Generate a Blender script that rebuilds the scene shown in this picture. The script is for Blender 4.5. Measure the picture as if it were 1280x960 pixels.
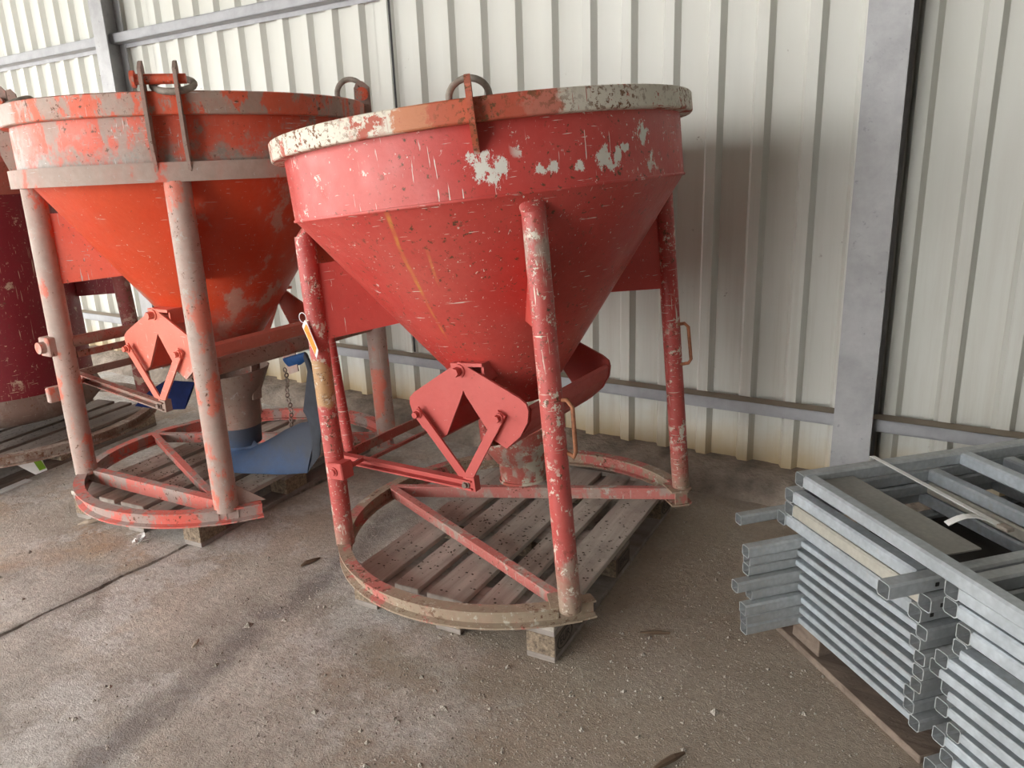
import bpy, bmesh, math, random
from mathutils import Vector, Matrix, Euler
random.seed(7)
for o in list(bpy.data.objects): bpy.data.objects.remove(o, do_unlink=True)
scene = bpy.context.scene
C = scene.collection
PI = math.pi
R = math.radians

# ------------------------------------------------------------------ camera
CAM_H = 1.523
cam_d = bpy.data.cameras.new('camera'); cam = bpy.data.objects.new('camera', cam_d); C.objects.link(cam)
cam_d.sensor_width = 36.0; cam_d.lens = 961.0 / 1280.0 * 36.0; cam_d.clip_start = 0.05; cam_d.clip_end = 200
RX = Vector((0.83886764, 0.54310059, -0.03664464))      # camera right in the world
RD = Vector((0.12246109, -0.25388912, -0.95944963))     # camera down
RF = Vector((-0.53038134, 0.8003637, -0.27948806))      # camera forward
cam.matrix_world = Matrix(((RX.x, -RD.x, -RF.x, 0), (RX.y, -RD.y, -RF.y, 0), (RX.z, -RD.z, -RF.z, CAM_H), (0, 0, 0, 1)))
scene.camera = cam

# ------------------------------------------------------------------ light and exposure
world = bpy.data.worlds.new('overcast_sky'); scene.world = world; world.use_nodes = True
bg = world.node_tree.nodes['Background']
bg.inputs[0].default_value = (1.0, 0.992, 0.968, 1); bg.inputs[1].default_value = 2.6
vs = scene.view_settings
vs.view_transform = 'Standard'; vs.look = 'None'; vs.gamma = 1.0; vs.use_curve_mapping = False
vs.exposure = 1.86
scene.cycles.max_bounces = 10; scene.cycles.diffuse_bounces = 6

# ------------------------------------------------------------------ node helpers
class NT:
    def __init__(s, name):
        s.m = bpy.data.materials.new(name); s.m.use_nodes = True
        s.t = s.m.node_tree; s.bsdf = s.t.nodes['Principled BSDF']
        s.tc = s.t.nodes.new('ShaderNodeTexCoord')
        s.obj = s.tc.outputs['Object']
    def link(s, a, b): s.t.links.new(a, b)
    def setv(s, sock, v):
        if isinstance(v, bpy.types.NodeSocket): s.link(v, sock)
        elif isinstance(v, tuple) and len(v) == 3 and sock.type == 'RGBA': sock.default_value = (*v, 1)
        else: sock.default_value = v
    def mapping(s, scale=(1, 1, 1), loc=(0, 0, 0), rot=(0, 0, 0), vec=None):
        n = s.t.nodes.new('ShaderNodeMapping'); s.link(vec or s.obj, n.inputs[0])
        n.inputs['Scale'].default_value = scale; n.inputs['Location'].default_value = loc; n.inputs['Rotation'].default_value = rot
        return n.outputs[0]
    def noise(s, scale, detail=4, rough=0.55, vec=None, dist=0.0, color=False):
        n = s.t.nodes.new('ShaderNodeTexNoise'); s.link(vec or s.obj, n.inputs['Vector'])
        n.inputs['Scale'].default_value = scale; n.inputs['Detail'].default_value = detail
        n.inputs['Roughness'].default_value = rough; n.inputs['Distortion'].default_value = dist
        return n.outputs['Color' if color else 'Fac']
    def voronoi(s, scale, vec=None, feature='F1'):
        n = s.t.nodes.new('ShaderNodeTexVoronoi'); s.link(vec or s.obj, n.inputs['Vector'])
        n.feature = feature; n.inputs['Scale'].default_value = scale
        return n.outputs['Distance']
    def ramp(s, fac, a, b, lo=0.0, hi=1.0):
        n = s.t.nodes.new('ShaderNodeMapRange'); n.clamp = True
        s.setv(n.inputs[0], fac); n.inputs[1].default_value = a; n.inputs[2].default_value = b
        n.inputs[3].default_value = lo; n.inputs[4].default_value = hi
        return n.outputs[0]
    def math(s, op, a, b=0.0, c=0.0):
        n = s.t.nodes.new('ShaderNodeMath'); n.operation = op
        s.setv(n.inputs[0], a); s.setv(n.inputs[1], b); s.setv(n.inputs[2], c)
        return n.outputs[0]
    def mix(s, fac, a, b):
        n = s.t.nodes.new('ShaderNodeMix'); n.data_type = 'RGBA'
        s.setv(n.inputs[0], fac); s.setv(n.inputs[6], a); s.setv(n.inputs[7], b)
        return n.outputs[2]
    def xyz(s, vec=None):
        n = s.t.nodes.new('ShaderNodeSeparateXYZ'); s.link(vec or s.obj, n.inputs[0]); return n.outputs
    def dist(s, p, vec=None):
        n = s.t.nodes.new('ShaderNodeVectorMath'); n.operation = 'DISTANCE'
        s.link(vec or s.obj, n.inputs[0]); n.inputs[1].default_value = p
        return n.outputs['Value']
    def finish(s, color, rough=0.6, metal=0.0, bump=None, bstr=0.3, bdist=0.01, spec=0.5):
        s.setv(s.bsdf.inputs['Base Color'], color); s.setv(s.bsdf.inputs['Roughness'], rough)
        s.setv(s.bsdf.inputs['Metallic'], metal); s.bsdf.inputs['Specular IOR Level'].default_value = spec
        if bump is not None:
            n = s.t.nodes.new('ShaderNodeBump'); n.inputs['Strength'].default_value = bstr; n.inputs['Distance'].default_value = bdist
            s.link(bump, n.inputs['Height']); s.link(n.outputs[0], s.bsdf.inputs['Normal'])
        return s.m

def paint(name, c1, c2, chip=(0.62, 0.58, 0.5), chip_amt=0.5, chip_scale=14, dust=(0.33, 0.28, 0.24), dust_amt=0.0,
          rust=(0.12, 0.05, 0.025), rust_amt=0.2, rough=0.42, spots=(), streaks=(), scr=0.5, bigpatch=None, seed=0.0,
          dust_scale=3.0, zdirt=None, spec=0.45, zones=()):
    t = NT(name); v = t.mapping(loc=(seed, seed * 1.7, seed * .6))
    col = t.mix(t.ramp(t.noise(2.2, 5, .6, v), .35, .68), c1, c2)
    col = t.mix(t.ramp(t.noise(40, 3, .7, v), .3, .75, 0, .25), col, tuple(x * .72 for x in c1))
    if bigpatch:                                          # patches of another coat, with a ragged edge
        pc, thr, sc = bigpatch
        col = t.mix(t.ramp(t.noise(sc, 9, .68, v), thr, thr + .03), col, pc)
    for (x, y, z, r, zc, amt) in zones:                   # areas of another coat
        d = t.math('ADD', t.dist((x, y, z)), t.ramp(t.noise(9, 8, .7, v), .2, .8, -r * .75, r * .75))
        col = t.mix(t.math('MULTIPLY', t.ramp(d, r * 1.08, r * .92), amt), col, zc)
    if dust_amt > 0:                                      # cement film
        d = t.noise(dust_scale, 8, .68, t.mapping(scale=(1, 1, .55), loc=(seed, 3, 1)))
        col = t.mix(t.math('MULTIPLY', t.math('ADD', t.math('MULTIPLY', t.ramp(d, .655 - dust_amt * .29, .69 - dust_amt * .29), .7), t.ramp(d, .60 - dust_amt * .32, .76 - dust_amt * .24, 0, .25)), .96), col, t.mix(t.noise(30, 4, .6, v), tuple(x * .75 for x in dust), tuple(min(1, x * 1.2) for x in dust)))
    if zdirt:                                             # cement splashes on the lower part
        z0, z1, zc = zdirt
        zz = t.math('ADD', t.xyz()[2], t.ramp(t.noise(14, 6, .7, v), 0, 1, -.22, .22))
        col = t.mix(t.ramp(zz, z1, z0), col, t.mix(t.noise(60, 4, .6, v), tuple(x * .6 for x in zc), tuple(min(1, x * 1.3) for x in zc)))
    rs = t.math('MULTIPLY', t.ramp(t.noise(55, 5, .7, v), .70 - rust_amt * .18, .73 - rust_amt * .17), t.ramp(t.noise(5, 3, .5, v), .40, .55))
    col = t.mix(rs, col, rust)
    big = t.ramp(t.noise(3.4, 4, .6, t.mapping(loc=(seed + 4, 2, 7))), .44, .52)
    thr = .70 - .20 * chip_amt
    ch = t.math('MULTIPLY', t.ramp(t.noise(chip_scale, 9, .74, v), thr, thr + .015), big)
    fine = t.math('MULTIPLY', t.ramp(t.noise(chip_scale * 5, 4, .7, v), .70 - .10 * chip_amt, .715 - .10 * chip_amt), t.ramp(t.noise(6, 2, .5, v), .40, .5))
    ch = t.math('MAXIMUM', ch, fine)
    if scr > 0:
        for k, (sc, th) in enumerate((((14, 14, 200), .70), ((120, 120, 7), .71), ((60, 190, 24), .72))):
            n = t.noise(1.0, 3, .5, t.mapping(scale=sc, rot=(.35 * k * (k != 1), (.5, .0, -.7)[k], .2), loc=(seed, k, 0)))
            ch = t.math('MAXIMUM', ch, t.math('MULTIPLY', t.ramp(n, th - .05 * scr, th + .02 - .05 * scr), t.ramp(t.noise(3.2, 3, .5, t.mapping(loc=(k * 3, seed, 2))), .45, .53)))
    wob = t.ramp(t.noise(34, 8, .8, t.mapping(scale=(1, 1, .7))), .25, .75, -.5, .5)
    for (x, y, z, r) in spots:
        d = t.math('ADD', t.dist((x, y, z)), t.math('MULTIPLY', wob, r * 3.4))
        ch = t.math('MAXIMUM', ch, t.ramp(d, r * 1.03, r))
    col = t.mix(ch, col, t.mix(t.noise(25, 3, .5, v), tuple(x * .8 for x in chip), chip))
    for (ang0, slope, zr, z0, z1, w, c) in streaks:       # a drawn line running down the cone
        x = t.xyz(); a = t.math('ARCTAN2', x[1], x[0])
        tgt = t.math('ADD', t.math('MULTIPLY', t.math('SUBTRACT', x[2], zr), slope), ang0)
        dd = t.math('ABSOLUTE', t.math('SUBTRACT', a, t.math('ADD', tgt, t.ramp(t.noise(6, 3, .6, v), 0, 1, -.02, .02))))
        f = t.math('MULTIPLY', t.ramp(dd, w, w * .35), t.math('MULTIPLY', t.ramp(x[2], z0, z0 + .06), t.ramp(x[2], z1, z1 - .03)))
        col = t.mix(t.math('MULTIPLY', f, t.ramp(t.noise(18, 4, .6, v), .35, .65, .05, .6)), col, c)
    rg = t.ramp(t.noise(9, 4, .6, v), .3, .7, rough - .06, rough + .16)
    return t.finish(col, rg, 0, t.math('ADD', t.math('MULTIPLY', ch, -.4), t.math('ADD', t.noise(60, 4, .6, v), t.math('MULTIPLY', rs, .6))), .25, .004, spec)

def simple(name, c, rough=.6, metal=0.0, var=.25, scale=12, bump=.2, bdist=.003, spec=.4):
    t = NT(name); n = t.noise(scale, 5, .62)
    return t.finish(t.mix(t.ramp(n, .3, .7), tuple(x * (1 - var) for x in c), tuple(min(1, x * (1 + var)) for x in c)), rough, metal, t.noise(scale * 4, 4, .6), bump, bdist, spec)

# ------------------------------------------------------------------ mesh helpers
class MB:
    def __init__(s): s.v = []; s.f = []
    def add(s, vs, fs):
        o = len(s.v); s.v += [Vector(p) for p in vs]; s.f += [tuple(i + o for i in f) for f in fs]; return s
    def xf(s, M):
        s.v = [M @ p for p in s.v]; return s
    def box(s, c, size, M=None, bev=0.0):
        x, y, z = (d / 2 for d in size); c = Vector(c); M = M or Matrix.Identity(3)
        if bev <= 0:
            p = [c + M @ Vector((sx * x, sy * y, sz * z)) for sz in (-1, 1) for sy in (-1, 1) for sx in (-1, 1)]
            return s.add(p, [(0, 2, 3, 1), (4, 5, 7, 6), (0, 1, 5, 4), (2, 6, 7, 3), (0, 4, 6, 2), (1, 3, 7, 5)])
        bm = bmesh.new(); bmesh.ops.create_cube(bm, size=1.0)
        for q in bm.verts: q.co = Vector((q.co.x * 2 * x, q.co.y * 2 * y, q.co.z * 2 * z))
        bmesh.ops.bevel(bm, geom=list(bm.edges), offset=bev, segments=1, affect='EDGES')
        bm.verts.ensure_lookup_table(); bm.verts.index_update()
        s.add([c + M @ q.co for q in bm.verts], [tuple(q.index for q in f.verts) for f in bm.faces]); bm.free(); return s
    def beam(s, a, b, w, h, up=(0, 0, 1)):
        a, b = Vector(a), Vector(b); d = b - a; L = d.length; d.normalize(); up = Vector(up)
        sx = d.cross(up).normalized(); uz = sx.cross(d).normalized()
        return s.box((a + b) / 2, (w, L, h), Matrix((sx, d, uz)).transposed())
    def rings(s, rings, closed=False, caps=True):
        n = len(rings[0]); o = len(s.v)
        for r in rings: s.v += [Vector(p) for p in r]
        m = len(rings)
        for i in range(m if closed else m - 1):
            j = (i + 1) % m
            for k in range(n):
                l = (k + 1) % n; s.f.append((o + i * n + k, o + i * n + l, o + j * n + l, o + j * n + k))
        if caps and not closed:
            s.f.append(tuple(o + k for k in reversed(range(n)))); s.f.append(tuple(o + (m - 1) * n + k for k in range(n)))
        return s
    def tube(s, pts, r, n=12, closed=False, rad=None):
        pts = [Vector(p) for p in pts]; m = len(pts); rs = []; prev = None
        for i, p in enumerate(pts):
            a = pts[i - 1] if (i > 0 or closed) else p; b = pts[(i + 1) % m] if (i < m - 1 or closed) else p
            d = (b - a).normalized()
            if prev is None: x = d.orthogonal().normalized()
            else: x = (prev - d * prev.dot(d)).normalized()
            prev = x; y = d.cross(x); q = rad[i] if rad else r
            rs.append([p + (x * math.cos(2 * PI * k / n) + y * math.sin(2 * PI * k / n)) * q for k in range(n)])
        return s.rings(rs, closed)
    def lathe(s, prof, seg=72, a0=0.0, a1=2 * PI, closed_prof=True):
        full = abs(a1 - a0 - 2 * PI) < 1e-6
        cnt = seg if full else seg + 1
        rs = [[(r * math.cos(a0 + (a1 - a0) * i / seg), r * math.sin(a0 + (a1 - a0) * i / seg), h) for r, h in prof] for i in range(cnt)]
        return s.rings(rs, full, True)
    def plate(s, poly, thick, fn):
        """poly 2D -> fn(u, v, w) 3D, w from -thick/2 to thick/2"""
        n = len(poly); a = [fn(u, v, -thick / 2) for u, v in poly]; b = [fn(u, v, thick / 2) for u, v in poly]
        fs = [tuple(reversed(range(n))), tuple(range(n, 2 * n))] + [(k, (k + 1) % n, n + (k + 1) % n, n + k) for k in range(n)]
        return s.add(a + b, fs)
    def sqtube(s, a, b, w, h, th=.0025, up=(0, 0, 1)):
        """hollow rectangular tube, open at both ends"""
        a, b = Vector(a), Vector(b); d = (b - a).normalized(); up = Vector(up); sx = d.cross(up).normalized(); uz = sx.cross(d).normalized()
        def loop(p, w, h, c):
            o = []
            for (i, j) in ((-1, -1), (1, -1), (1, 1), (-1, 1)):
                x, z = i * w / 2, j * h / 2
                if (i, j) in ((-1, -1), (1, 1)): o += [p + sx * x + uz * (z - j * c), p + sx * (x - i * c) + uz * z]
                else: o += [p + sx * (x - i * c) + uz * z, p + sx * x + uz * (z - j * c)]
            return o
        c = min(w, h) * .14
        return s.rings([loop(a, w, h, c), loop(b, w, h, c), loop(b, w - 2 * th, h - 2 * th, c * .7), loop(a, w - 2 * th, h - 2 * th, c * .7)], True)
    def build(s, name, mat, parent=None, smooth=None, M=None):
        me = bpy.data.meshes.new(name); me.from_pydata([tuple(p) for p in s.v], [], s.f); me.update()
        bm = bmesh.new(); bm.from_mesh(me); bmesh.ops.recalc_face_normals(bm, faces=bm.faces); bm.to_mesh(me); bm.free()
        me.materials.append(mat)
        if smooth:
            me.polygons.foreach_set('use_smooth', [True] * len(me.polygons)); me.set_sharp_from_angle(angle=R(smooth))
        o = bpy.data.objects.new(name, me); C.objects.link(o)
        if parent: o.parent = parent
        if M is not None: o.matrix_local = M
        return o

def empty(name, M):
    o = bpy.data.objects.new(name, None); C.objects.link(o); o.empty_display_size = .1
    o.matrix_world = M if isinstance(M, Matrix) else Matrix.Translation(M); return o
def tag(o, label=None, cat=None, group=None, kind=None):
    if label: o['label'] = label
    if cat: o['category'] = cat
    if group: o['group'] = group
    if kind: o['kind'] = kind
    return o
def copyto(src, parent, M=None):
    o = src.copy(); C.objects.link(o); o.parent = parent
    if M is not None: o.matrix_local = M
    return o

# ------------------------------------------------------------------ materials
# floor: dusty worn concrete
def floor_mat():
    t = NT('worn_concrete'); x = t.xyz()
    big = t.noise(.9, 6, .62); mid = t.noise(3.5, 8, .68); fin = t.noise(45, 6, .7); grit = t.noise(190, 3, .7)
    col = t.mix(t.ramp(mid, .36, .64), (.36, .322, .283), (.66, .615, .56))
    col = t.mix(t.ramp(big, .45, .68, 0, .55), col, (.47, .37, .28))
    # rusty brown stains towards the left slab
    rz = t.math('MULTIPLY', t.ramp(t.noise(2.2, 5, .6, t.mapping(loc=(5, 1, 0))), .48, .66), t.ramp(x[0], -2.2, -3.2))
    col = t.mix(t.math('MULTIPLY', rz, .75), col, (.50, .31, .17))
    # pale scuffs
    col = t.mix(t.math('MULTIPLY', t.ramp(t.noise(2.0, 9, .72, t.mapping(loc=(2, 8, 3))), .52, .57), .6), col, (.70, .68, .655))
    # sandy dirt and part of the shade, painted over the right hand floor
    dz = t.math('ADD', t.ramp(x[0], -1.9, -.6, -.18, .42), t.noise(2.6, 7, .7, t.mapping(loc=(0, 3, 9))))
    col = t.mix(t.math('MULTIPLY', t.ramp(dz, .50, .62), .78), col, (.36, .285, .21))
    # a dark tyre track
    tr = t.math('ABSOLUTE', t.math('ADD', t.math('SUBTRACT', x[0], -1.97), t.math('ADD', t.math('MULTIPLY', t.math('SUBTRACT', x[1], 1.0), .17), t.ramp(t.noise(3, 4, .6), 0, 1, -.08, .08))))
    col = t.mix(t.math('MULTIPLY', t.math('MULTIPLY', t.ramp(tr, .10, .02), t.ramp(t.noise(9, 6, .7), .30, .55)), .8), col, (.20, .178, .17))
    # dirt along the joint
    jt = t.math('ABSOLUTE', t.math('ADD', t.math('SUBTRACT', x[0], -2.81), t.ramp(t.noise(7, 6, .7), 0, 1, -.03, .03)))
    col = t.mix(t.math('MULTIPLY', t.ramp(jt, .045, .0), t.ramp(t.noise(14, 5, .7), .35, .6)), col, (.13, .115, .10))
    col = t.mix(t.ramp(fin, .40, .66, 0, .55), col, (.24, .205, .175))
    col = t.mix(t.ramp(grit, .62, .70, 0, .6), col, (.16, .14, .12))
    col = t.mix(t.ramp(t.noise(260, 2, .6, t.mapping(loc=(9, 9, 9))), .66, .72, 0, .55), col, (.60, .57, .52))
    h = t.math('ADD', t.math('MULTIPLY', fin, .5), t.math('ADD', t.math('MULTIPLY', grit, .35), t.math('MULTIPLY', mid, .8)))
    return t.finish(col, t.ramp(mid, .3, .7, .7, .92), 0, h, 1.0, .012, .3)
M_floor = floor_mat()

def sheet_mat():
    t = NT('cream_sheet_steel'); x = t.xyz()
    col = t.mix(t.ramp(t.noise(1.1, 6, .6, t.mapping(scale=(1.5, 1, .35))), .35, .7), (.63, .635, .59), (.57, .565, .51))
    st = t.noise(1.0, 6, .7, t.mapping(scale=(30, 30, 1.2)))
    low = t.ramp(x[2], 1.9, .1)
    col = t.mix(t.math('MULTIPLY', t.ramp(st, .45, .75), t.math('MULTIPLY', low, .55)), col, (.40, .36, .30))
    rz = t.math('ADD', x[2], t.ramp(t.noise(5, 6, .7), 0, 1, -.10, .10))
    col = t.mix(t.ramp(rz, .30, .11, 0, .75), col, (.50, .36, .16))
    col = t.mix(t.math('MULTIPLY', t.ramp(t.noise(16, 8, .75), .67, .70), t.ramp(t.noise(1.5, 2, .5), .5, .6)), col, (.22, .19, .16))
    return t.finish(col, t.ramp(t.noise(6, 4, .6), .3, .7, .42, .6), 0, t.noise(3, 3, .5), .12, .02, .4)
M_sheet = sheet_mat()
M_girt = simple('grey_steel_rail', (.33, .335, .35), .55, .15, .18, 9)
def girt_top():
    t = NT('dusty_rail'); x = t.xyz(); g = t.t.nodes.new('ShaderNodeNewGeometry')
    nz = t.xyz(g.outputs['Normal'])[2]
    col = t.mix(t.ramp(t.noise(9, 6, .65), .3, .7), (.30, .305, .32), (.40, .405, .42))
    col = t.mix(t.ramp(nz, .5, .9), col, t.mix(t.noise(20, 5, .6), (.23, .18, .135), (.33, .275, .215)))
    return t.finish(col, .65, .05, t.noise(60, 4, .6), .2, .003, .4)
M_rail = girt_top()
def column_mat():
    t = NT('galvanised_column')
    col = t.mix(t.ramp(t.noise(5, 8, .7), .35, .68), (.30, .30, .305), (.42, .42, .425))
    col = t.mix(t.ramp(t.noise(28, 6, .7), .62, .68, 0, .7), col, (.22, .22, .23))
    return t.finish(col, .55, .25, t.noise(50, 4, .6), .12, .003, .4)
M_column = column_mat()
M_curb = simple('dirty_curb', (.27, .225, .185), .95, 0, .45, 7, .7, .02, .15)
M_flake = simple('dark_dirt_flakes', (.10, .08, .065), .95)
M_roof = simple('roof_liner', (.24, .235, .225), .7)
M_cable = simple('black_cable', (.035, .033, .035), .6)

red_c1, red_c2 = (.49, .044, .036), (.56, .105, .088)
CREAM = (.66, .60, .50)
M_red_drum = paint('faded_red_paint_drum', red_c1, red_c2, chip=(.72, .69, .62), chip_amt=.40, chip_scale=12, rust_amt=.55, rough=.40, scr=.30, seed=1.3,
    spots=((.372, -.545, 1.325, .034), (.385, -.535, 1.29, .020), (.408, -.520, 1.315, .018), (.596, -.285, 1.31, .026), (.612, -.245, 1.315, .020), (.645, -.142, 1.366, .024), (.507, -.423, 1.306, .015), (.48, -.45, 1.298, .014), (.556, -.357, 1.298, .014), (.622, -.22, 1.334, .013)))
M_red_cone = paint('faded_red_paint_cone', (.46, .040, .032), (.54, .095, .075), chip=(.70, .66, .58), chip_amt=.16, chip_scale=13, rust_amt=.6, rough=.36, scr=.25, seed=2.1,
    streaks=((-1.50, .34, 1.0, .80, 1.25, .016, (.62, .33, .06)), (-1.335, .30, 1.06, 1.0, 1.13, .012, (.70, .36, .10)), (.33, .05, 1.0, .58, 1.2, .03, (.50, .33, .12))))
M_red_rim = paint('chipped_cream_rim', (.68, .63, .53), (.62, .57, .48), chip=(.46, .12, .08), chip_amt=.75, chip_scale=9, rust_amt=.95, rust=(.17, .075, .03), rough=.6, scr=.6, seed=3.3, bigpatch=((.48, .10, .06), .565, 4.5), zones=((.30, -.634, 1.46, .11, (.50, .16, .06), .9), (.40, -.573, 1.46, .11, (.48, .10, .05), .9), (.50, -.495, 1.46, .10, (.48, .09, .05), .85)))
M_red_leg = paint('scuffed_red_leg', (.42, .048, .042), (.50, .11, .095), chip=CREAM, chip_amt=.66, chip_scale=20, rust_amt=.7, rough=.42, scr=.8, seed=4.4, zdirt=(.02, .22, (.30, .22, .16)), dust_amt=.22, dust=(.38, .30, .25), zones=((-.48, -.49, .70, .085, (.42, .29, .13), .8),))
M_red_plain = paint('matt_red_gate', (.47, .075, .064), (.50, .10, .085), chip=CREAM, chip_amt=.05, chip_scale=16, rust_amt=.2, rough=.5, scr=.0, seed=5.1)
M_red_gusset = paint('red_web_plate', (.47, .045, .036), (.53, .08, .06), chip=CREAM, chip_amt=.15, rust_amt=.35, rough=.45, scr=.3, seed=6.2)
M_red_base = paint('cement_caked_red_ring', (.46, .11, .095), (.47, .17, .14), chip=(.52, .47, .38), chip_amt=.6, chip_scale=18, rust_amt=.8, rough=.8, seed=7.7, dust_amt=.72, dust=(.30, .255, .18), dust_scale=7)
M_red_bar = paint('dusty_pink_brace', (.50, .12, .10), (.50, .20, .17), chip=(.50, .44, .37), chip_amt=.6, chip_scale=20, rust_amt=.6, rough=.7, scr=.8, seed=7.2, dust_amt=.42, dust=(.36, .31, .26), dust_scale=5)
M_red_lever = paint('brownish_red_lever', (.36, .085, .065), (.38, .13, .10), chip=(.5, .42, .35), chip_amt=.35, chip_scale=20, rust_amt=.6, rough=.7, scr=.6, seed=7.5, dust_amt=.30, dust=(.30, .22, .18), dust_scale=5)
M_red_spout = paint('rusty_cement_spout', (.38, .06, .05), (.40, .12, .09), chip=(.50, .45, .36), chip_amt=.75, chip_scale=12, rust_amt=1.0, rust=(.22, .09, .03), rough=.8, seed=8.1, dust_amt=.45, dust=(.36, .31, .26), dust_scale=6)

or_c1, or_c2 = (.58, .060, .022), (.66, .11, .05)
M_or_drum = paint('dusty_orange_red_drum', or_c1, (.66, .13, .075), chip=(.55, .50, .45), chip_amt=.30, rust_amt=.5, rough=.5, scr=.4, seed=11, dust_amt=.50, dust=(.30, .25, .21), dust_scale=5, zdirt=(1.38, 1.47, (.30, .25, .215)))
M_or_rim = paint('dusty_orange_rim', (.66, .085, .03), (.62, .13, .07), chip=(.5, .46, .42), chip_amt=.25, rust_amt=.6, rough=.55, scr=.2, seed=12, dust_amt=.60, dust=(.31, .26, .215), dust_scale=9)
M_or_band = paint('grey_cement_band', (.60, .10, .06), (.55, .17, .12), chip=(.45, .41, .37), chip_amt=.2, rust_amt=.3, rough=.7, scr=.1, seed=13, dust_amt=.92, dust=(.33, .28, .24), dust_scale=6)
M_or_lug = paint('cement_grey_lug', (.56, .12, .08), (.50, .18, .13), chip=(.3, .25, .22), chip_amt=.5, rust_amt=.6, rough=.8, scr=.1, seed=13.5, dust_amt=.85, dust=(.29, .24, .205), dust_scale=9)
M_or_cone = paint('bright_orange_red_cone', (.56, .046, .010), (.56, .075, .028), chip=(.60, .45, .38), chip_amt=.05, rust_amt=.2, rough=.36, scr=.2, seed=14, dust_amt=.20, dust=(.45, .25, .19), zdirt=(.55, .80, (.27, .19, .16)))
M_or_leg = paint('dusty_orange_leg', (.60, .13, .08), (.58, .20, .14), chip=(.46, .42, .38), chip_amt=.45, rust_amt=.5, rough=.6, scr=.3, seed=15, dust_amt=.76, dust=(.37, .315, .275), dust_scale=6)
M_or_plain = paint('salmon_gate_paint', (.68, .17, .115), (.66, .20, .14), chip=(.6, .5, .42), chip_amt=.12, rust_amt=.15, rough=.5, scr=.3, seed=16, dust_amt=.15, dust=(.45, .3, .25))
M_or_gusset = paint('orange_web_plate', (.66, .075, .030), (.64, .10, .05), chip=(.45, .38, .33), chip_amt=.2, rust_amt=.5, rough=.42, scr=.2, seed=17)
M_or_base = paint('cement_caked_orange_ring', (.60, .12, .09), (.58, .18, .15), chip=(.36, .32, .28), chip_amt=.5, chip_scale=20, rust_amt=.6, rough=.85, seed=18, dust_amt=.60, dust=(.31, .28, .25), dust_scale=7)
M_or_spout = paint('cement_grey_spout', (.42, .11, .08), (.38, .14, .11), chip=(.3, .26, .23), chip_amt=.4, rust_amt=.6, rough=.85, seed=19, dust_amt=.85, dust=(.20, .162, .130), dust_scale=5)
M_or_bar = paint('dusty_brown_bar', (.36, .12, .09), (.36, .17, .13), chip=(.36, .3, .26), chip_amt=.3, rust_amt=.6, rough=.8, seed=20, dust_amt=.78, dust=(.30, .225, .185), dust_scale=4)

M_mar = paint('dark_maroon_paint', (.185, .012, .020), (.155, .010, .018), chip=(.46, .33, .24), chip_amt=.50, chip_scale=13, rust_amt=.4, rough=.42, scr=.6, seed=21)
M_mar_low = paint('brown_caked_skirt', (.16, .10, .08), (.14, .085, .065), chip=(.3, .25, .2), chip_amt=.2, rust_amt=.6, rough=.85, seed=22, dust_amt=.8, dust=(.19, .14, .115))
M_mar_leg = paint('peeling_maroon_leg', (.20, .03, .03), (.19, .05, .045), chip=(.36, .26, .2), chip_amt=.95, chip_scale=16, rust_amt=.8, rough=.7, seed=23, dust_amt=.4, dust=(.33, .25, .2))
M_mar_base = paint('rusty_brown_ring', (.20, .12, .085), (.18, .11, .08), chip=(.42, .36, .31), chip_amt=.5, chip_scale=20, rust_amt=.8, rough=.9, seed=24, dust_amt=.5, dust=(.30, .245, .205))
M_mar_top = paint('dusty_maroon_top', (.40, .10, .07), (.36, .12, .09), chip=(.4, .33, .28), chip_amt=.3, rust_amt=.6, rough=.7, seed=25, dust_amt=.45, dust=(.32, .25, .21))

M_steel = simple('worn_steel_pin', (.20, .15, .125), .65, .3, .4, 25, .4)
M_ringsteel = simple('dusty_shackle_ring', (.30, .26, .22), .7, .15, .35, 30, .5)
M_handle = simple('rusty_rod_handle', (.30, .12, .06), .8, 0, .5, 40, .6)
def hose_mat():
    t = NT('blue_hose_fabric'); col = t.mix(t.ramp(t.noise(30, 5, .6), .3, .7), (.006, .045, .14), (.012, .07, .20))
    col = t.mix(t.ramp(t.math('ADD', t.xyz()[2], t.ramp(t.noise(6, 6, .65), 0, 1, -.12, .12)), .0, .15, .15, .92), col, (.045, .050, .062))
    return t.finish(col, .65, 0, t.noise(40, 4, .6), .25, .004, .35)
M_blue = hose_mat()
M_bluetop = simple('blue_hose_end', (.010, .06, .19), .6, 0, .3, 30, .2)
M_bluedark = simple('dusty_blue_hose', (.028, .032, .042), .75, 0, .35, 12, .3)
M_navy = simple('navy_sheet', (.004, .009, .045), .85, 0, .35, 14, .2, .003, .1)
M_white = simple('white_plastic', (.72, .72, .70), .5, 0, .06, 20, .05)
M_orange_tag = simple('orange_tag_card', (.90, .24, .01), .5, 0, .04, 20, .05)
M_green = simple('green_print', (.16, .30, .02), .5, 0, .1, 20, .05)
M_ink = simple('black_ink', (.02, .018, .016), .7, 0, .1, 20, .05)

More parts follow.
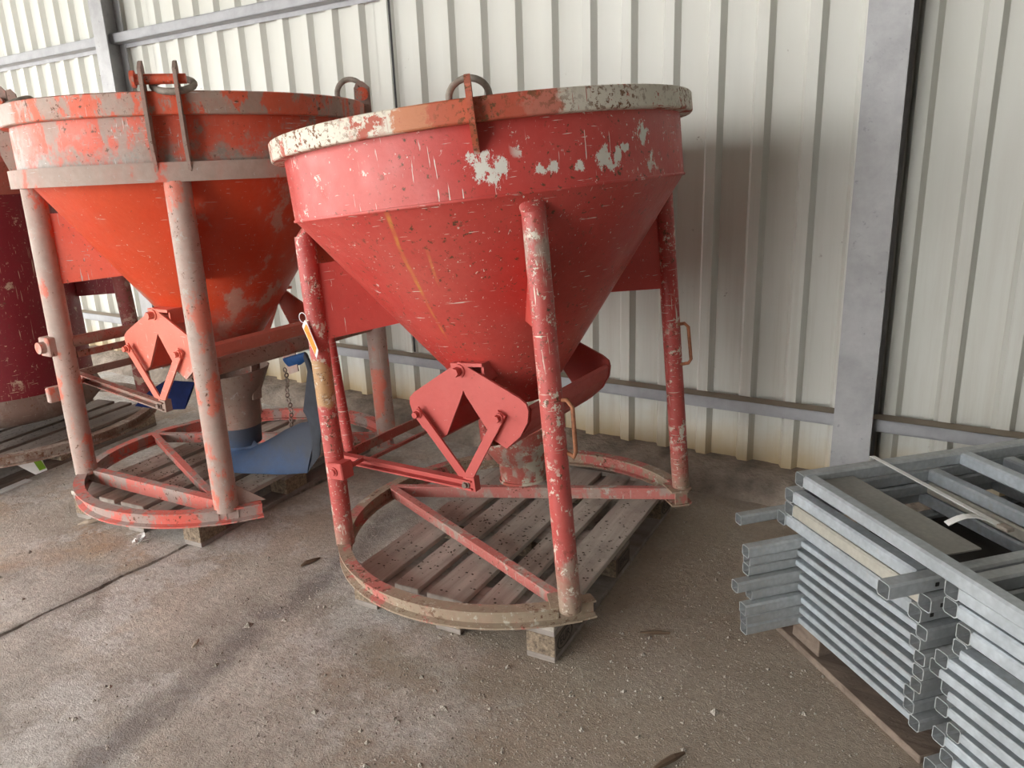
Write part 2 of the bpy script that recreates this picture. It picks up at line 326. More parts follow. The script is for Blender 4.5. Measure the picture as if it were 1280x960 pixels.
def wood_mat(name, c1, c2, seed=0, axis=1):
    t = NT(name); oi = t.t.nodes.new('ShaderNodeObjectInfo')
    sc = [22, 22, 22]; sc[axis] = 1.6
    add = t.t.nodes.new('ShaderNodeVectorMath'); add.operation = 'ADD'; t.link(t.mapping(scale=tuple(sc)), add.inputs[0])
    cmb = t.t.nodes.new('ShaderNodeCombineXYZ'); rnd = t.math('MULTIPLY', oi.outputs['Random'], 50)
    for k in range(3): t.link(rnd, cmb.inputs[k])
    t.link(cmb.outputs[0], add.inputs[1])
    g = t.noise(1.0, 8, .65, add.outputs[0], .6)
    col = t.mix(t.ramp(g, .32, .68), c1, c2)
    col = t.mix(t.ramp(t.noise(5, 6, .65), .5, .7, 0, .6), col, tuple(x * .55 for x in c1))
    col = t.mix(t.ramp(oi.outputs['Random'], 0, 1, 0, .35), col, tuple(x * .7 for x in c2))
    col = t.mix(t.ramp(t.noise(55, 4, .7), .64, .69, 0, .7), col, (.09, .07, .06))
    return t.finish(col, .85, 0, t.math('ADD', g, t.noise(70, 3, .6)), .4, .004, .2)
M_wood = wood_mat('grey_pallet_wood', (.31, .265, .225), (.56, .505, .45))
M_wood_x = wood_mat('grey_pallet_cross_wood', (.23, .19, .165), (.37, .33, .30), 1, 0)
M_wood_dark = wood_mat('dark_pallet_wood', (.15, .115, .095), (.27, .22, .19))
M_wood_dark_x = wood_mat('dark_pallet_cross_wood', (.16, .12, .095), (.28, .22, .175), 1, 0)
def block_mat():
    t = NT('pressed_chip_block')
    col = t.mix(t.ramp(t.noise(60, 6, .75), .35, .68), (.11, .085, .065), (.40, .31, .22))
    return t.finish(col, .95, 0, t.noise(90, 5, .7), .8, .006, .15)
M_block = block_mat()
M_block_face = simple('grey_block_side', (.17, .14, .12), .9, 0, .35, 14, .4, .004, .2)
def galv_mat(name, c1, c2, s):
    t = NT(name); oi = t.t.nodes.new('ShaderNodeObjectInfo')
    v = t.voronoi(70, t.mapping(scale=(1, 1, 1)))
    n = t.noise(6, 7, .7, t.mapping(loc=(s, s, s)))
    col = t.mix(t.ramp(n, .35, .68), c1, c2)
    col = t.mix(t.ramp(v, .1, .8, 0, .35), col, tuple(x * .65 for x in c1))
    col = t.mix(t.math('MULTIPLY', t.ramp(t.noise(16, 8, .75, t.mapping(loc=(s, 0, 3))), .58, .68), .5), col, (.46, .42, .35))
    col = t.mix(t.ramp(oi.outputs['Random'], .2, 1, 0, .3), col, (.27, .27, .25))
    return t.finish(col, t.ramp(n, .3, .7, .36, .55), .35, t.noise(45, 5, .65), .25, .003, .5)
M_galv = galv_mat('galvanised_tube', (.42, .465, .50), (.62, .68, .73), 1)
M_panel = simple('dark_frame_panel', (.03, .026, .023), .7, 0, .3, 14, .3)  # near black, so the shade in the gaps is put into the panel colour
M_galv_cream = galv_mat('yellowed_galvanised_rail', (.56, .53, .44), (.68, .66, .58), 4)
M_galv_plate = galv_mat('dusty_galvanised_plate', (.30, .29, .265), (.38, .37, .34), 5)
M_galv_dark = galv_mat('dull_galvanised_post', (.38, .40, .405), (.54, .57, .585), 9)

# ------------------------------------------------------------------ the setting
# floor: one slab field with an open joint running away from the camera
def build_floor():
    mb = MB(); ys = [-7 + .1 * i for i in range(108)]; rng = random.Random(3)
    cols = []
    for y in ys:
        j = rng.uniform(-.008, .008); w = rng.uniform(.004, .012)
        cols.append([(-15, y, 0), (-2.81 + j - w * 1.3, y, 0), (-2.81 + j - w * .6, y, -.012), (-2.81 + j + w * .6, y, -.012), (-2.81 + j + w * 1.3, y, 0), (4, y, 0)])
    vs = [p for c in cols for p in c]; n = 6
    fs = [(i * n + k, i * n + k + 1, (i + 1) * n + k + 1, (i + 1) * n + k) for i in range(len(ys) - 1) for k in range(n - 1)]
    mb.add(vs, fs)
    o = mb.build('floor', M_floor); tag(o, kind='structure'); return o
floor = build_floor()

WY = 3.44                                # crest plane of the sheet ribs
wall = MB().box((-3.25, WY + .075, 2.3), (13.7, .03, 4.6)).build('wall_back', M_roof); tag(wall, kind='structure')
PER, D = .2035, .034
def sheet(x_start, nrib, jit):
    pr = []
    for k in range(nrib):
        xr = x_start + k * PER           # right edge of the crest
        pr += [(xr - .045 - .019, D), (xr - .045, 0), (xr, 0), (xr + .019, D)]
    pr = [(x_start - .045 - .019 - .060, D)] + pr + [(x_start + (nrib - 1) * PER + .019 + .062, D)]
    mb = MB(); z0, z1 = .085, 4.55
    for (a, b) in zip(pr[:-1], pr[1:]):
        mb.add([(a[0], WY + a[1] + jit, z0), (b[0], WY + b[1] + jit, z0), (b[0], WY + b[1] + jit, z1), (a[0], WY + a[1] + jit, z1)], [(0, 1, 2, 3)])
    return mb.build('cladding_sheet', M_sheet, wall)
xk = -.959 - 5 * PER * 9
i = 0
while xk < 3.4:
    sheet(xk, 5, .0016 * (i % 2)); xk += 5 * PER; i += 1
def girt(z0, z1, x0, x1, lip=False):
    mb = MB()
    mb.box(((x0 + x1) / 2, WY - .08 + .003, (z0 + z1) / 2), (x1 - x0, .006, z1 - z0))
    mb.box(((x0 + x1) / 2, WY - .04, z1 - .003), (x1 - x0, .08, .006))
    mb.box(((x0 + x1) / 2, WY - .04, z0 + .003), (x1 - x0, .08, .006))
    mb.box(((x0 + x1) / 2, WY - .003, z0 - .012), (x1 - x0, .004, .03))
    return mb.build('girt_rail', M_rail, wall)
COLX = (-5.475, -.49)
for (a, b) in ((-10.0, COLX[0] - .01), (COLX[0] + .01, COLX[1] - .01), (COLX[1] + .01, 3.5)):
    girt(.375, .428, a, b); girt(2.40, 2.462, a, b)
for k, cx in enumerate(COLX):            # rolled steel columns
    mb = MB(); y0 = WY - .14
    mb.box((cx, y0 + .004, 2.3), (.15, .008, 4.6)); mb.box((cx, WY - .006, 2.3), (.15, .008, 4.6)); mb.box((cx, (y0 + WY) / 2 - .001, 2.3), (.007, .124, 4.6))
    o = mb.build('trim_%d' % (k + 1), M_column); tag(o, kind='structure')
# curb with a bank of dirt on it
def curb():
    mb = MB(); rng = random.Random(5); rs = []
    for i in range(136):
        x = -10.05 + i * .1
        e = lambda a: rng.uniform(-a, a)
        rs.append([(x, WY + .06, -.01), (x, WY - .215 + e(.012), -.01), (x, WY - .20 + e(.012), .035 + e(.008)), (x, WY - .165 + e(.012), .080 + e(.008)), (x, WY - .10, .100 + e(.006)), (x, WY - .04, .105 + e(.005)), (x, WY + .06, .108)])
    mb.rings(rs); o = mb.build('baseboard_back', M_curb, None, 50); tag(o, kind='structure')
curb()
# unseen rest of the shed; its walls and openings are shaped to steer daylight
o = MB().box((-3.25, -.5, 4.65), (13.7, 8.0, .1)).build('ceiling', M_roof); tag(o, kind='structure')
o = MB().box((3.55, -.5, 2.3), (.1, 8.0, 4.6)).build('wall_right', M_roof); tag(o, kind='structure')
mb = MB().box((1.30, -4.45, 2.3), (4.4, .1, 4.6)); mb.box((-4.45, -4.45, 4.1), (7.1, .1, 1.0)); mb.box((-9.05, -4.45, 2.3), (2.1, .1, 4.6))   # open bay left of the camera; header and end wall added to limit light
o = mb.build('wall_front', M_roof); tag(o, kind='structure')
o = MB().box((-10.15, -.5, 3.75), (.1, 8.0, 1.7)).build('wall_left', M_roof); tag(o, kind='structure')  # added header, lowered to cut light on the upper wall

# ------------------------------------------------------------------ pallets
def pallet(center, rz, mats, label, seed, stamps=False):
    mw, mx, mbk = mats; rng = random.Random(seed)
    root = empty('wooden_pallet', Matrix.Translation(center) @ Matrix.Rotation(rz, 4, 'Z') @ Matrix.Diagonal((1, 1, .935, 1)))
    tag(root, label, 'pallet', 'pallets under the concrete skips')
    xs = [-.3275, -.163, 0, .163, .3275]; ws = [.145, .10, .145, .10, .145]
    cache = {}
    for x, w in zip(xs, ws):
        if w not in cache:
            b = MB().box((0, 0, 0), (w, 1.2, .022), None, .0025).build('deck_board', mw, root); cache[w] = b
        else: b = copyto(cache[w], root)
        b.location = (x, rng.uniform(-.006, .006), .133); b.rotation_euler = (0, 0, rng.uniform(-.006, .006))
    s0 = None
    for y in (-.5275, 0, .5275):
        if s0 is None: b = s0 = MB().box((0, 0, 0), (.8, .145, .022), None, .002).build('stringer_board', mx, root)
        else: b = copyto(s0, root)
        b.location = (0, y, .111)
    b0 = None
    for x in (-.35, 0, .35):
        for y in (-.5275, 0, .5275):
            if b0 is None: b = b0 = MB().box((0, 0, 0), (.1, .145, .078), None, .002).build('block', mbk, root)
            else: b = copyto(b0, root)
            b.location = (x, y, .061)
    b0 = None
    for x in (-.35, 0, .35):
        if b0 is None: b = b0 = MB().box((0, 0, 0), (.1, 1.2, .022), None, .002).build('bottom_board', M_wood_dark if mw is M_wood_dark else M_wood_x, root)
        else: b = copyto(b0, root)
        b.location = (x, 0, .011)
    if stamps:                            # branded marks on the outer faces of the side blocks
        for y, txt in ((-.5275, 'EUR'), (0, 'EPAL'), (.5275, 'EUR')):
            face = MB().box((.4006, y, .061), (.0016, .141, .074)).build('block_face', M_block_face, root)
            mb = MB()
            if txt == 'EUR':
                mb.lathe([(.030, -.0004), (.033, -.0004), (.033, .0004), (.030, .0004)], 28)
                mb.v = [Vector((.4020 + p.z, y + p.x * 1.75, .061 + p.y)) for p in mb.v]
            else:
                for (a, b, c, d) in ((-.052, .052, .027, .030), (-.052, .052, -.030, -.027), (-.052, -.049, -.03, .03), (.049, .052, -.03, .03)):
                    mb.box((.4020, y + (a + b) / 2, .061 + (c + d) / 2), (.0008, b - a, d - c))
            mark = mb.build('stamp', M_ink, root)
            cu = bpy.data.curves.new('stamp_text', 'FONT'); cu.body = txt; cu.size = .042 if txt == 'EUR' else .036; cu.align_x = 'CENTER'; cu.align_y = 'CENTER'; cu.extrude = .0003
            tmp = bpy.data.objects.new('stamp_text', cu); me = bpy.data.meshes.new_from_object(tmp); bpy.data.objects.remove(tmp)
            me.materials.append(M_ink)
            tx = bpy.data.objects.new('stamp_lettering', me); C.objects.link(tx); tx.parent = root
            tx.matrix_local = Matrix.Translation((.4021, y, .061)) @ Euler((PI / 2, 0, PI / 2)).to_matrix().to_4x4()
    # small dark flakes of dried dirt lying on the boards
    mb = MB()
    for k in range(520):
        i = rng.randrange(5); x = xs[i] + rng.uniform(-.5, .5) * (ws[i] - .012); y = rng.gauss(-.12, .30)
        if abs(y) > .58: continue
        r = rng.uniform(.0018, .0055); a = rng.uniform(0, PI); z = .1445
        pts = [(x + r * rng.uniform(.7, 1.8) * math.cos(a + q), y + r * math.sin(a + q) * rng.uniform(.6, 1.2), z) for q in (0, PI / 2, PI, 1.5 * PI)]
        mb.add(pts + [(x, y, z + r * .7)], [(0, 1, 4), (1, 2, 4), (2, 3, 4), (3, 0, 4), (3, 2, 1, 0)])
    tag(mb.build('dirt_flakes', M_flake, root), kind='stuff')
    return root
pallet((-1.505, 2.349, 0), R(4.5), (M_wood, M_wood_x, M_block), 'grey weathered pallet under the cream-rimmed red skip, stamped blocks showing', 31, True)
pallet((-3.205, 2.257, 0), R(7.0), (M_wood, M_wood_x, M_block), 'grey wooden pallet under the orange skip with the blue hose', 32)
pallet((-4.69, 1.93, 0), R(11.5), (M_wood_dark, M_wood_dark_x, M_block), 'dark brown pallet under the maroon skip', 33)

# ------------------------------------------------------------------ concrete skips
def rod(mb, a, b, r, n=14): return mb.tube([a, b], r, n)
def bolt(mb, c, r, l, ax):
    c = Vector(c); ax = Vector(ax)
    mb.tube([c, c + ax * l], r, 6); return mb.tube([c - ax * .004, c + ax * .006], r * 1.45, 16)
def arc_pts(r, h, a0, a1, n): return [(r * math.cos(R(a0 + (a1 - a0) * i / n)), r * math.sin(R(a0 + (a1 - a0) * i / n)), h) for i in range(n + 1)]
def radial(ang, r, h, s=0.0):
    a = R(ang); return Vector((r * math.cos(a) - s * math.sin(a), r * math.sin(a) + s * math.cos(a), h))

def gate(root, K, mat, pin_mat, cx, yc, zp, sc, back=True):
    """clamshell gate: four side plates, two curved shells, link arms and pins; zp = pivot height"""
    polyL = [(.0, .030), (-.012, .026), (-.225, -.085), (-.250, -.105), (-.255, -.128), (-.246, -.168), (-.212, -.216), (-.152, -.262), (-.104, -.236), (-.012, -.086), (.02, -.012), (.02, .02)]
    polyL = [(u * sc, v * sc) for u, v in polyL]
    for sy in ((-1, 1) if back else (-1,)):
        for sx in (1, -1):
            off = .006 * sx * (1 if sy < 0 else -1)
            mb = MB().plate(polyL, .009, lambda u, v, w, sx=sx, sy=sy, off=off: Vector((sx * u, sy * yc + w + off, zp + v)))
            mb.build('gate_plate', mat, root)
    arc = [(-.255, -.128), (-.246, -.168), (-.212, -.216), (-.152, -.262)]
    for sx in (1, -1):
        mb = MB(); n = len(arc)
        outer = [(u * sc * sx, v * sc + zp) for u, v in arc]; inner = [((u + .010) * sc * sx, (v + .012) * sc + zp) for u, v in arc]
        mb.rings([[(x, y, z) for x, z in outer + inner[::-1]] for y in (-yc + .012, yc - .012)])
        mb.build('gate_shell', mat, root)
        # rear of the shell: folded lip
    mb = MB(); bolt(mb, (0, -yc - .012, zp), .016 * sc, -.03, (0, 1, 0)); rod(mb, (0, -yc, zp), (0, yc, zp), .010)
    mb.build('pivot_pin', pin_mat, root, 40)
    yb = -yc - .024
    e = (-.02 * sc, zp - .385 * sc)
    for (p, q) in (((-.196, -.155), (-.034 * 1, -.372)), ((.150, -.150), (-.006, -.372))):
        a = Vector((p[0] * sc, yb, zp + p[1] * sc)); b = Vector((q[0] * sc, yb - .012 * (p[0] > 0), zp + q[1] * sc)); d = (b - a).normalized()
        mb = MB().beam(a - d * .018, b + d * .018, .008, .034 * sc, up=Vector((0, 1, 0)).cross(d))
        arm = mb.build('link_arm', mat, root)
        mb = MB(); bolt(mb, a + Vector((0, -.006, 0)), .012 * sc, -.020, (0, 1, 0)); mb.build('link_bolt', pin_mat, arm, 40)
    # bracket that carries the pivot on the cone
    mb = MB().box((.03 * sc, -yc + .045, zp + .020), (.13 * sc, .11, .012)); mb.box((.085 * sc, -yc + .05, zp - .01), (.010, .09, .06)); mb.build('pivot_bracket', mat, root)
    MB().box((.03 * sc, yc - .045, zp + .020), (.13 * sc, .11, .012)).build('pivot_bracket', mat, root)

def cchan(mb, a, b, h, w, th, up=(0, 0, 1), flip=1):
    """C channel: web plus two flanges opening to the side"""
    a, b = Vector(a), Vector(b); d = (b - a).normalized(); sx = d.cross(Vector(up)).normalized() * flip; uz = Vector(up)
    mb.beam(a, b, th, h, up)
    for s in (-1, 1):
        mb.beam(a + sx * (w / 2) + uz * (s * (h - th) / 2), b + sx * (w / 2) + uz * (s * (h - th) / 2), w, th, up)
    return mb

def skip(cfg):
    M = Matrix.Translation(cfg['loc']) @ Matrix.Rotation(cfg['tx'], 4, 'X') @ Matrix.Rotation(cfg['ty'], 4, 'Y') @ Matrix.Rotation(cfg['rz'], 4, 'Z')
    root = empty('concrete_skip', M); tag(root, cfg['label'], 'concrete skip', 'concrete skips along the wall')
    m = cfg['mats']; Rr, Rc, h0, h1, hr0, hr1 = cfg['Rr'], cfg['Rc'], cfg['hc'], cfg['hr0'], cfg['hr0'], cfg['hr1']
    # rim, drum, cone
    b = .004
    MB().lathe([(Rc - .012, hr0), (Rr - b, hr0), (Rr, hr0 + b), (Rr + cfg.get('rflare', 0), hr1 - b), (Rr - b, hr1), (Rc - .008, hr1), (Rc - .012, hr1 - b)], 96).build('rim', m['rim'], root, 40)
    MB().lathe([(Rc - .008, h0), (Rc, h0), (Rc, hr0 + .006), (Rc - .008, hr0 + .006)], 96).build('drum', m['drum'], root, 40)
    rb, hb = cfg['rb'], cfg['hb']
    cone = MB().lathe([(rb - .006, hb), (rb, hb), (Rc - .001, h0), (Rc - .010, h0 + .002)], 96).build('cone', m['cone'], root, 40)
    mb = MB(); mb.tube(arc_pts(Rc, h0, 0, 356.25, 95), .005, 6, True); mb.build('weld_seam', m['drum'], root, 60)
    if 'band' in cfg:
        Rb, z0, z1 = cfg['band']
        MB().lathe([(Rc - .004, z0), (Rb, z0), (Rb, z1), (Rb - .006, z1), (Rb - .006, z0 + .006), (Rc - .004, z0 + .006)], 96).build('stiffening_band', m['band'], root, 40)
    # spout under the gate
    rs, zs = cfg['rs'], cfg['zs']
    sp = MB(); N = 40; prof = cfg['spout']; rr = []
    for i in range(N):
        a = 2 * PI * i / N; tilt = cfg['spout_tilt']
        loop = []
        for k, (r, h) in enumerate(prof + [(r - .006, h) for r, h in prof[::-1]]):
            j = k if k < len(prof) else 2 * len(prof) - 1 - k
            hh = h + (tilt * math.cos(a - .3) if j == 0 else 0)
            loop.append((r * math.cos(a), r * math.sin(a), hh))
        rr.append(loop)
    sp.rings(rr, True); spout = sp.build('spout', m['spout'], root, 45)
    mb = MB().lathe([(rs + .001, zs), (rs + .006, zs), (rs + .006, zs + .010), (rs + .001, zs + .010)], 40); mb.build('spout_lip', m['spout'], spout, 40)
    for s in (-1, 1):
        MB().beam((s * (rb + .0), .04, hb + .05), (s * (rs + .02), .03, zs + .13), .010, .05, (0, 1, 0)).build('spout_hanger', m['spout'], root)
    # legs, gussets
    Mr = Matrix.Translation(cfg.get('ring_off', (0, 0, 0))) @ Matrix.Rotation(cfg.get('ring_ty', 0), 4, 'Y') @ Matrix.Rotation(cfg.get('ring_tx', 0), 4, 'X')
    Rl, rl = cfg['Rl'], cfg['rl']; legs = {}
    for nm, ang in (('A', 225), ('B', 315), ('C', 45), ('D', 135)):
        f = Mr @ radial(ang, Rl + cfg.get('foot_dr', {}).get(nm, 0), .05)
        top = radial(ang, cfg['Rlt'], h0 - .004)
        mb = MB(); mid = f.lerp(top, .96)
        mb.tube([f, f.lerp(top, .5), mid], rl, 20)
        # crushed head of the tube, flattened against the drum
        rr = []
        a = R(ang); er = Vector((math.cos(a), math.sin(a), 0)); et = Vector((-math.sin(a), math.cos(a), 0))
        for q in range(6):
            tt = q / 5; c = f.lerp(top, .955 + .045 * tt) - er * (rl * .55 * tt)
            rr.append([c + er * (rl * (1 - .72 * tt) * math.cos(2 * PI * k / 20)) + et * (rl * (1 + .18 * tt) * math.sin(2 * PI * k / 20)) for k in range(20)])
        mb.rings(rr)
        legs[nm] = mb.build('leg', m['leg'], root, 50)
        # radial web plate between leg and cone
        g0, g1 = cfg['gus']
        cr = lambda h: rb + (Rc - rb) * (h - hb) / (h0 - hb)
        legr = lambda h: (f.lerp(top, (h - f.z) / (top.z - f.z)).xy.length)
        poly = [(legr(g0) - rl * .6, g0), (legr(g1) - rl * .6, g1), (cr(g1) - .004, g1), (cr(g0) - .004, g0 + .02)]
        mb = MB().plate(poly, .007, lambda u, v, w, ang=ang: radial(ang, u, v, w)); mb.build('web_plate', m['gus'], root)
    # base ring, an open bend of channel resting on the pallet
    RR, rh = cfg['RR'], cfg['rh']; a0, a1 = cfg['ring_arc']
    t = .006
    prof = [(RR - .045, 0), (RR, 0), (RR, t), (RR - .022, t + .004), (RR - .022, rh - t - .004), (RR, rh - t), (RR, rh), (RR - .045, rh), (RR - .045, rh - t), (RR - .030, rh - t - .004), (RR - .030, t + .004), (RR - .045, t)]
    MB().lathe(prof, 96, R(a0), R(a1)).build('base_ring', m['base'], root, 35, Mr)
    P = Mr @ radial(180, RR - .03, rh * .55)
    for nm in ('B', 'C'):
        q = radial({'B': 315, 'C': 45}[nm], Rl + .01, rh * .55)
        q = Mr @ q
        mb = MB(); mb.beam(P, q, .008, rh * .80); mb.beam(P + Vector((0, 0, rh * .4)), q + Vector((0, 0, rh * .4)), .030, .006)
        mb.build('brace_bar', m.get('bar', m['base']), root)
    for nm, ang in (('B', 315), ('C', 45)):      # foot shoes where the ring ends
        s = 1 if nm == 'B' else -1
        pp = [(RR - .085, -.05 * s), (RR + .002, -.06 * s), (RR + .004, .035 * s), (RR - .02, .055 * s), (RR - .085, .045 * s)]
        mb = MB()
        mb.plate(pp, .007, lambda u, v, w, ang=ang: radial(ang, u, rh + w, v)); mb.plate(pp, .007, lambda u, v, w, ang=ang: radial(ang, u, .004 + w, v))
        for d in (-.035, .04): mb.box(radial(ang, RR - .045, rh / 2, d * s), (.05, .008, rh), Matrix.Rotation(R(ang), 3, 'Z'))
        mb.build('foot_shoe', m['base'], root, None, Mr)
    return root, m, legs, M, Mr

# --- the red skip with the cream rim
red = dict(loc=(-1.446, 2.274, .1605), tx=.008, ty=-.095, rz=0.0,
    label='faded red concrete skip with chipped cream rim and a small orange tag on one leg',
    mats=dict(rim=M_red_rim, drum=M_red_drum, cone=M_red_cone, spout=M_red_spout, leg=M_red_leg, gus=M_red_gusset, base=M_red_base, bar=M_red_bar),
    Rr=.702, Rc=.662, hc=1.245, hr0=1.433, hr1=1.494, rb=.13, hb=.53, rs=.088, zs=.205,
    spout=[(.150, .395), (.098, .285), (.089, .275), (.089, .205)], spout_tilt=.035,
    Rl=.645, foot_dr=dict(A=.018, B=.052, C=.020, D=.01), Rlt=.640, rl=.034, gus=(.84, 1.10), RR=.692, rh=.060, ring_arc=(42, 322), ring_off=(-.039, -.009, 0), ring_ty=.058, ring_tx=.002)
root, m, legs, M, Mr = skip(red)
gate(root, red, M_red_plain, M_red_plain, 0, .290, .70, 1.0)
mb = cchan(MB(), (-.625, -.315, .350), (.012, -.315, .305), .034, .026, .006, flip=1)
mb.box((.006, -.318, .307), (.034, .03, .05)); 
MB().beam((-.612, -.30, .350), (-.612, .29, .350), .010, .036).build('lever_side', M_red_lever, root); MB().beam((-.50, -.30, .338), (-.50, .29, .338), .014, .012).build('lever_side', M_red_lever, root)
lev = mb.build('operating_lever', m['leg'] if False else M_red_plain, root)
bolt(MB(), (-.012, -.335, .306), .010, -.014, (0, 1, 0)).build('lever_bolt', M_steel, lev, 40)
rod(MB(), (-.592, -.30, .372), (-.592, -.30, .86), .021, 14).build('lever_post', m['leg'], root, 45)
mb = MB().box((-.452, -.485, .375), (.072, .058, .062), None, .004); br = mb.build('clamp_bracket', M_red_plain, root)
mb = MB(); bolt(mb, (-.455, -.514, .375), .012, -.01, (0, 1, 0)); mb.build('clamp_bolt', M_red_plain, br, 40)
MB().beam((-.43, -.47, .378), (-.50, -.33, .352), .012, .014).build('clamp_rod', M_red_plain, root)
for nm, pts in (('B', [(.472, -.470, .668), (.505, -.475, .672), (.523, -.478, .652), (.518, -.478, .520), (.510, -.476, .504), (.478, -.47, .515)]),
                ('C', [(.466, .45, .699), (.500, .45, .703), (.514, .45, .690), (.516, .45, .565), (.505, .45, .550), (.466, .45, .543)])):
    MB().tube(pts, .0065, 8).build('grab_handle', M_handle, legs[nm], 50)
# lifting lug with its ring
def lug(root, ang, r0, z0, z1, zt, w, mat, s=0.0, wt=.014):
    poly = [(r0 - .004, z0), (r0 + .030, z0 + .02), (r0 + w + .018, z1), (r0 + w + .018, zt - .03), (r0 + w * .8, zt - .006), (r0 + w * .35, zt), (r0 + .0, zt - .02), (r0 - .004, z1)]
    return MB().plate(poly, wt, lambda u, v, q: radial(ang, u, v, q + s)).build('lifting_lug', mat, root)
lg = lug(root, 303.2, .662, 1.355, 1.43, 1.552, .055, M_red_rim, 0, .016)
def ring_mesh(c, r, rr, nrm, x):
    n = Vector(nrm).normalized(); x = Vector(x); x = (x - n * x.dot(n)).normalized(); y = n.cross(x); c = Vector(c)
    return MB().tube([c + (x * math.cos(2 * PI * k / 28) + y * math.sin(2 * PI * k / 28)) * r for k in range(28)], rr, 10, True)
ring_mesh(radial(303, .665, 1.500), .052, .009, (radial(303, 1, .45)), (0, 0, 1)).build('lifting_ring', M_ringsteel, lg, 60)
lg = lug(root, 123.2, .662, 1.335, 1.42, 1.572, .055, M_red_rim, 0, .016)

# --- the orange tag wired to a leg of the red skip
def tag_object():
    mb = MB(); fn = lambda u, v, w: M @ Vector((-.492 + u, -.505 + w, .8 + v))
    outer = [(.022, .120), (.004, .098), (.040, .002), (.046, -.014), (.062, .015), (.030, .112)]
    o = mb.plate(outer, .002, fn).build('hanging_tag', M_white); tag(o, 'small orange and white tag wired to a leg of the red skip', 'tag')
    cx, cy = .034, .052
    inner = [(cx + (u - cx) * .76, cy + (v - cy) * .80) for u, v in outer]
    MB().plate(inner, .0035, fn).build('orange_face', M_orange_tag, o)
    mb = MB()
    for k in range(9): mb.box(fn(.026 + .004 * (k % 3) + .002 * (k // 3), .078 - .006 * (k // 3) - .002 * (k % 3), 0), (.002, .0045, .002))
    mb.build('print', M_ink, o)
    mb = ring_mesh(M @ Vector((-.478, -.505, .928)), .017, .0016, (0, 1, 0), (1, 0, 0)); mb.build('wire_loop', M_white, o, 60)
tag_object()

# --- the orange skip
org = dict(loc=(-3.031, 2.19, .158), tx=-.008, ty=-.012, rz=.03,
    label='tall orange-red concrete skip caked in grey cement, blue hose below its spout',
    mats=dict(rim=M_or_rim, drum=M_or_drum, cone=M_or_cone, spout=M_or_spout, leg=M_or_leg, gus=M_or_gusset, base=M_or_base, band=M_or_band),
    Rr=.722, Rc=.690, hc=1.385, hr0=1.549, hr1=1.627, rflare=.004, rb=.14, hb=.60, rs=.10, zs=.20, band=(.724, 1.325, 1.392),
    spout=[(.175, .46), (.125, .36), (.112, .34), (.105, .20)], spout_tilt=.02,
    Rl=.694, Rlt=.680, rl=.047, gus=(.92, 1.22), RR=.725, rh=.060, ring_arc=(42, 326), ring_ty=-.012)
root2, m2, legs2, M2, Mr2 = skip(org)
gate(root2, org, M_or_plain, M_or_plain, 0, .335, .79, 1.02)
mb = cchan(MB(), (-.655, -.36, .470), (.015, -.36, .395), .036, .028, .006, flip=1)
mb.box((.008, -.362, .397), (.036, .032, .052)); mb.beam((-.655, -.36, .470), (-.655, .33, .470), .008, .036); mb.tube([(-.655, -.35, .47), (-.67, -.33, .472), (-.672, -.30, .472)], .014, 8)
lv = mb.build('operating_lever', M_or_bar, root2)
bolt(MB(), (-.012, -.38, .396), .010, -.014, (0, 1, 0)).build('lever_bolt', M_steel, lv, 40)
rod(MB(), (-.47, -.46, .66), (-.47, .46, .66), .026, 14).build('cross_tube', M_or_bar, root2, 45)
rod(MB(), (.48, -.47, .63), (.48, .47, .63), .034, 14).build('cross_tube', M_or_bar, root2, 45)
MB().beam((-.47, -.44, .60), (-.47, .44, .60), .012, .03).build('cross_flat', M_or_bar, root2)
mb = MB().box((-.50, -.52, .655), (.075, .08, .085), None, .005); mb.tube([(-.50, -.56, .655), (-.50, -.585, .655)], .026, 14); mb.build('clamp_bracket', M_or_leg, root2)
MB().box((-.545, -.53, .43), (.03, .07, .07), None, .005).build('clamp_bracket', M_or_leg, root2)
rod(MB(), (-.48, -.48, .445), (-.60, -.34, .462), .010, 8).build('clamp_rod', M_or_bar, root2)
# chord across the front of the ring
mb = MB(); a = Mr2 @ radial(225, org['Rl'] - .01, .035); b = Mr2 @ radial(315, org['Rl'] - .03, .035)
cchan(mb, a, b, .06, .035, .006, flip=-1); mb.build('chord_beam', M_or_base, root2)
# triangular gusset at the foot of the front leg
poly = [(.03, .055), (.17, .055), (.03, .16)]
MB().plate(poly, .008, lambda u, v, w: Mr2 @ (radial(315, .694, v) + Vector((math.cos(R(60)), math.sin(R(60)), 0)) * u * .9 + Vector((-math.sin(R(60)), math.cos(R(60)), 0)) * w)).build('foot_gusset', M_or_leg, root2)
for ang in (45, 135, 225, 315):
    for s in (-.055, .055):
        if ang == 225 and s > 0: pass
        l = lug(root2, ang, .690, 1.335, 1.46, 1.725, .045, M_or_lug, s, .012)
    q = MB(); q.tube([radial(ang, .715, 1.665, -.085), radial(ang, .715, 1.665, .085)], .017, 14); q.tube([radial(ang, .715, 1.665, -.092), radial(ang, .715, 1.665, -.078)], .028, 14)
    pin = q.build('lug_pin', M_or_rim, root2, 45)
    n = Vector((0, 0, 1)) + radial(ang, .45, 0) if ang != 45 else radial(ang, .2, 0, 1)
    ring_mesh(radial(ang, .675 if ang != 45 else .672, 1.650 if ang != 45 else 1.675, .035 if ang != 45 else 0), .068 if ang != 45 else .060, .012, n, radial(ang + 90, 1, 0) if ang != 45 else (0, 0, 1)).build('lifting_ring', M_ringsteel, pin, 60)
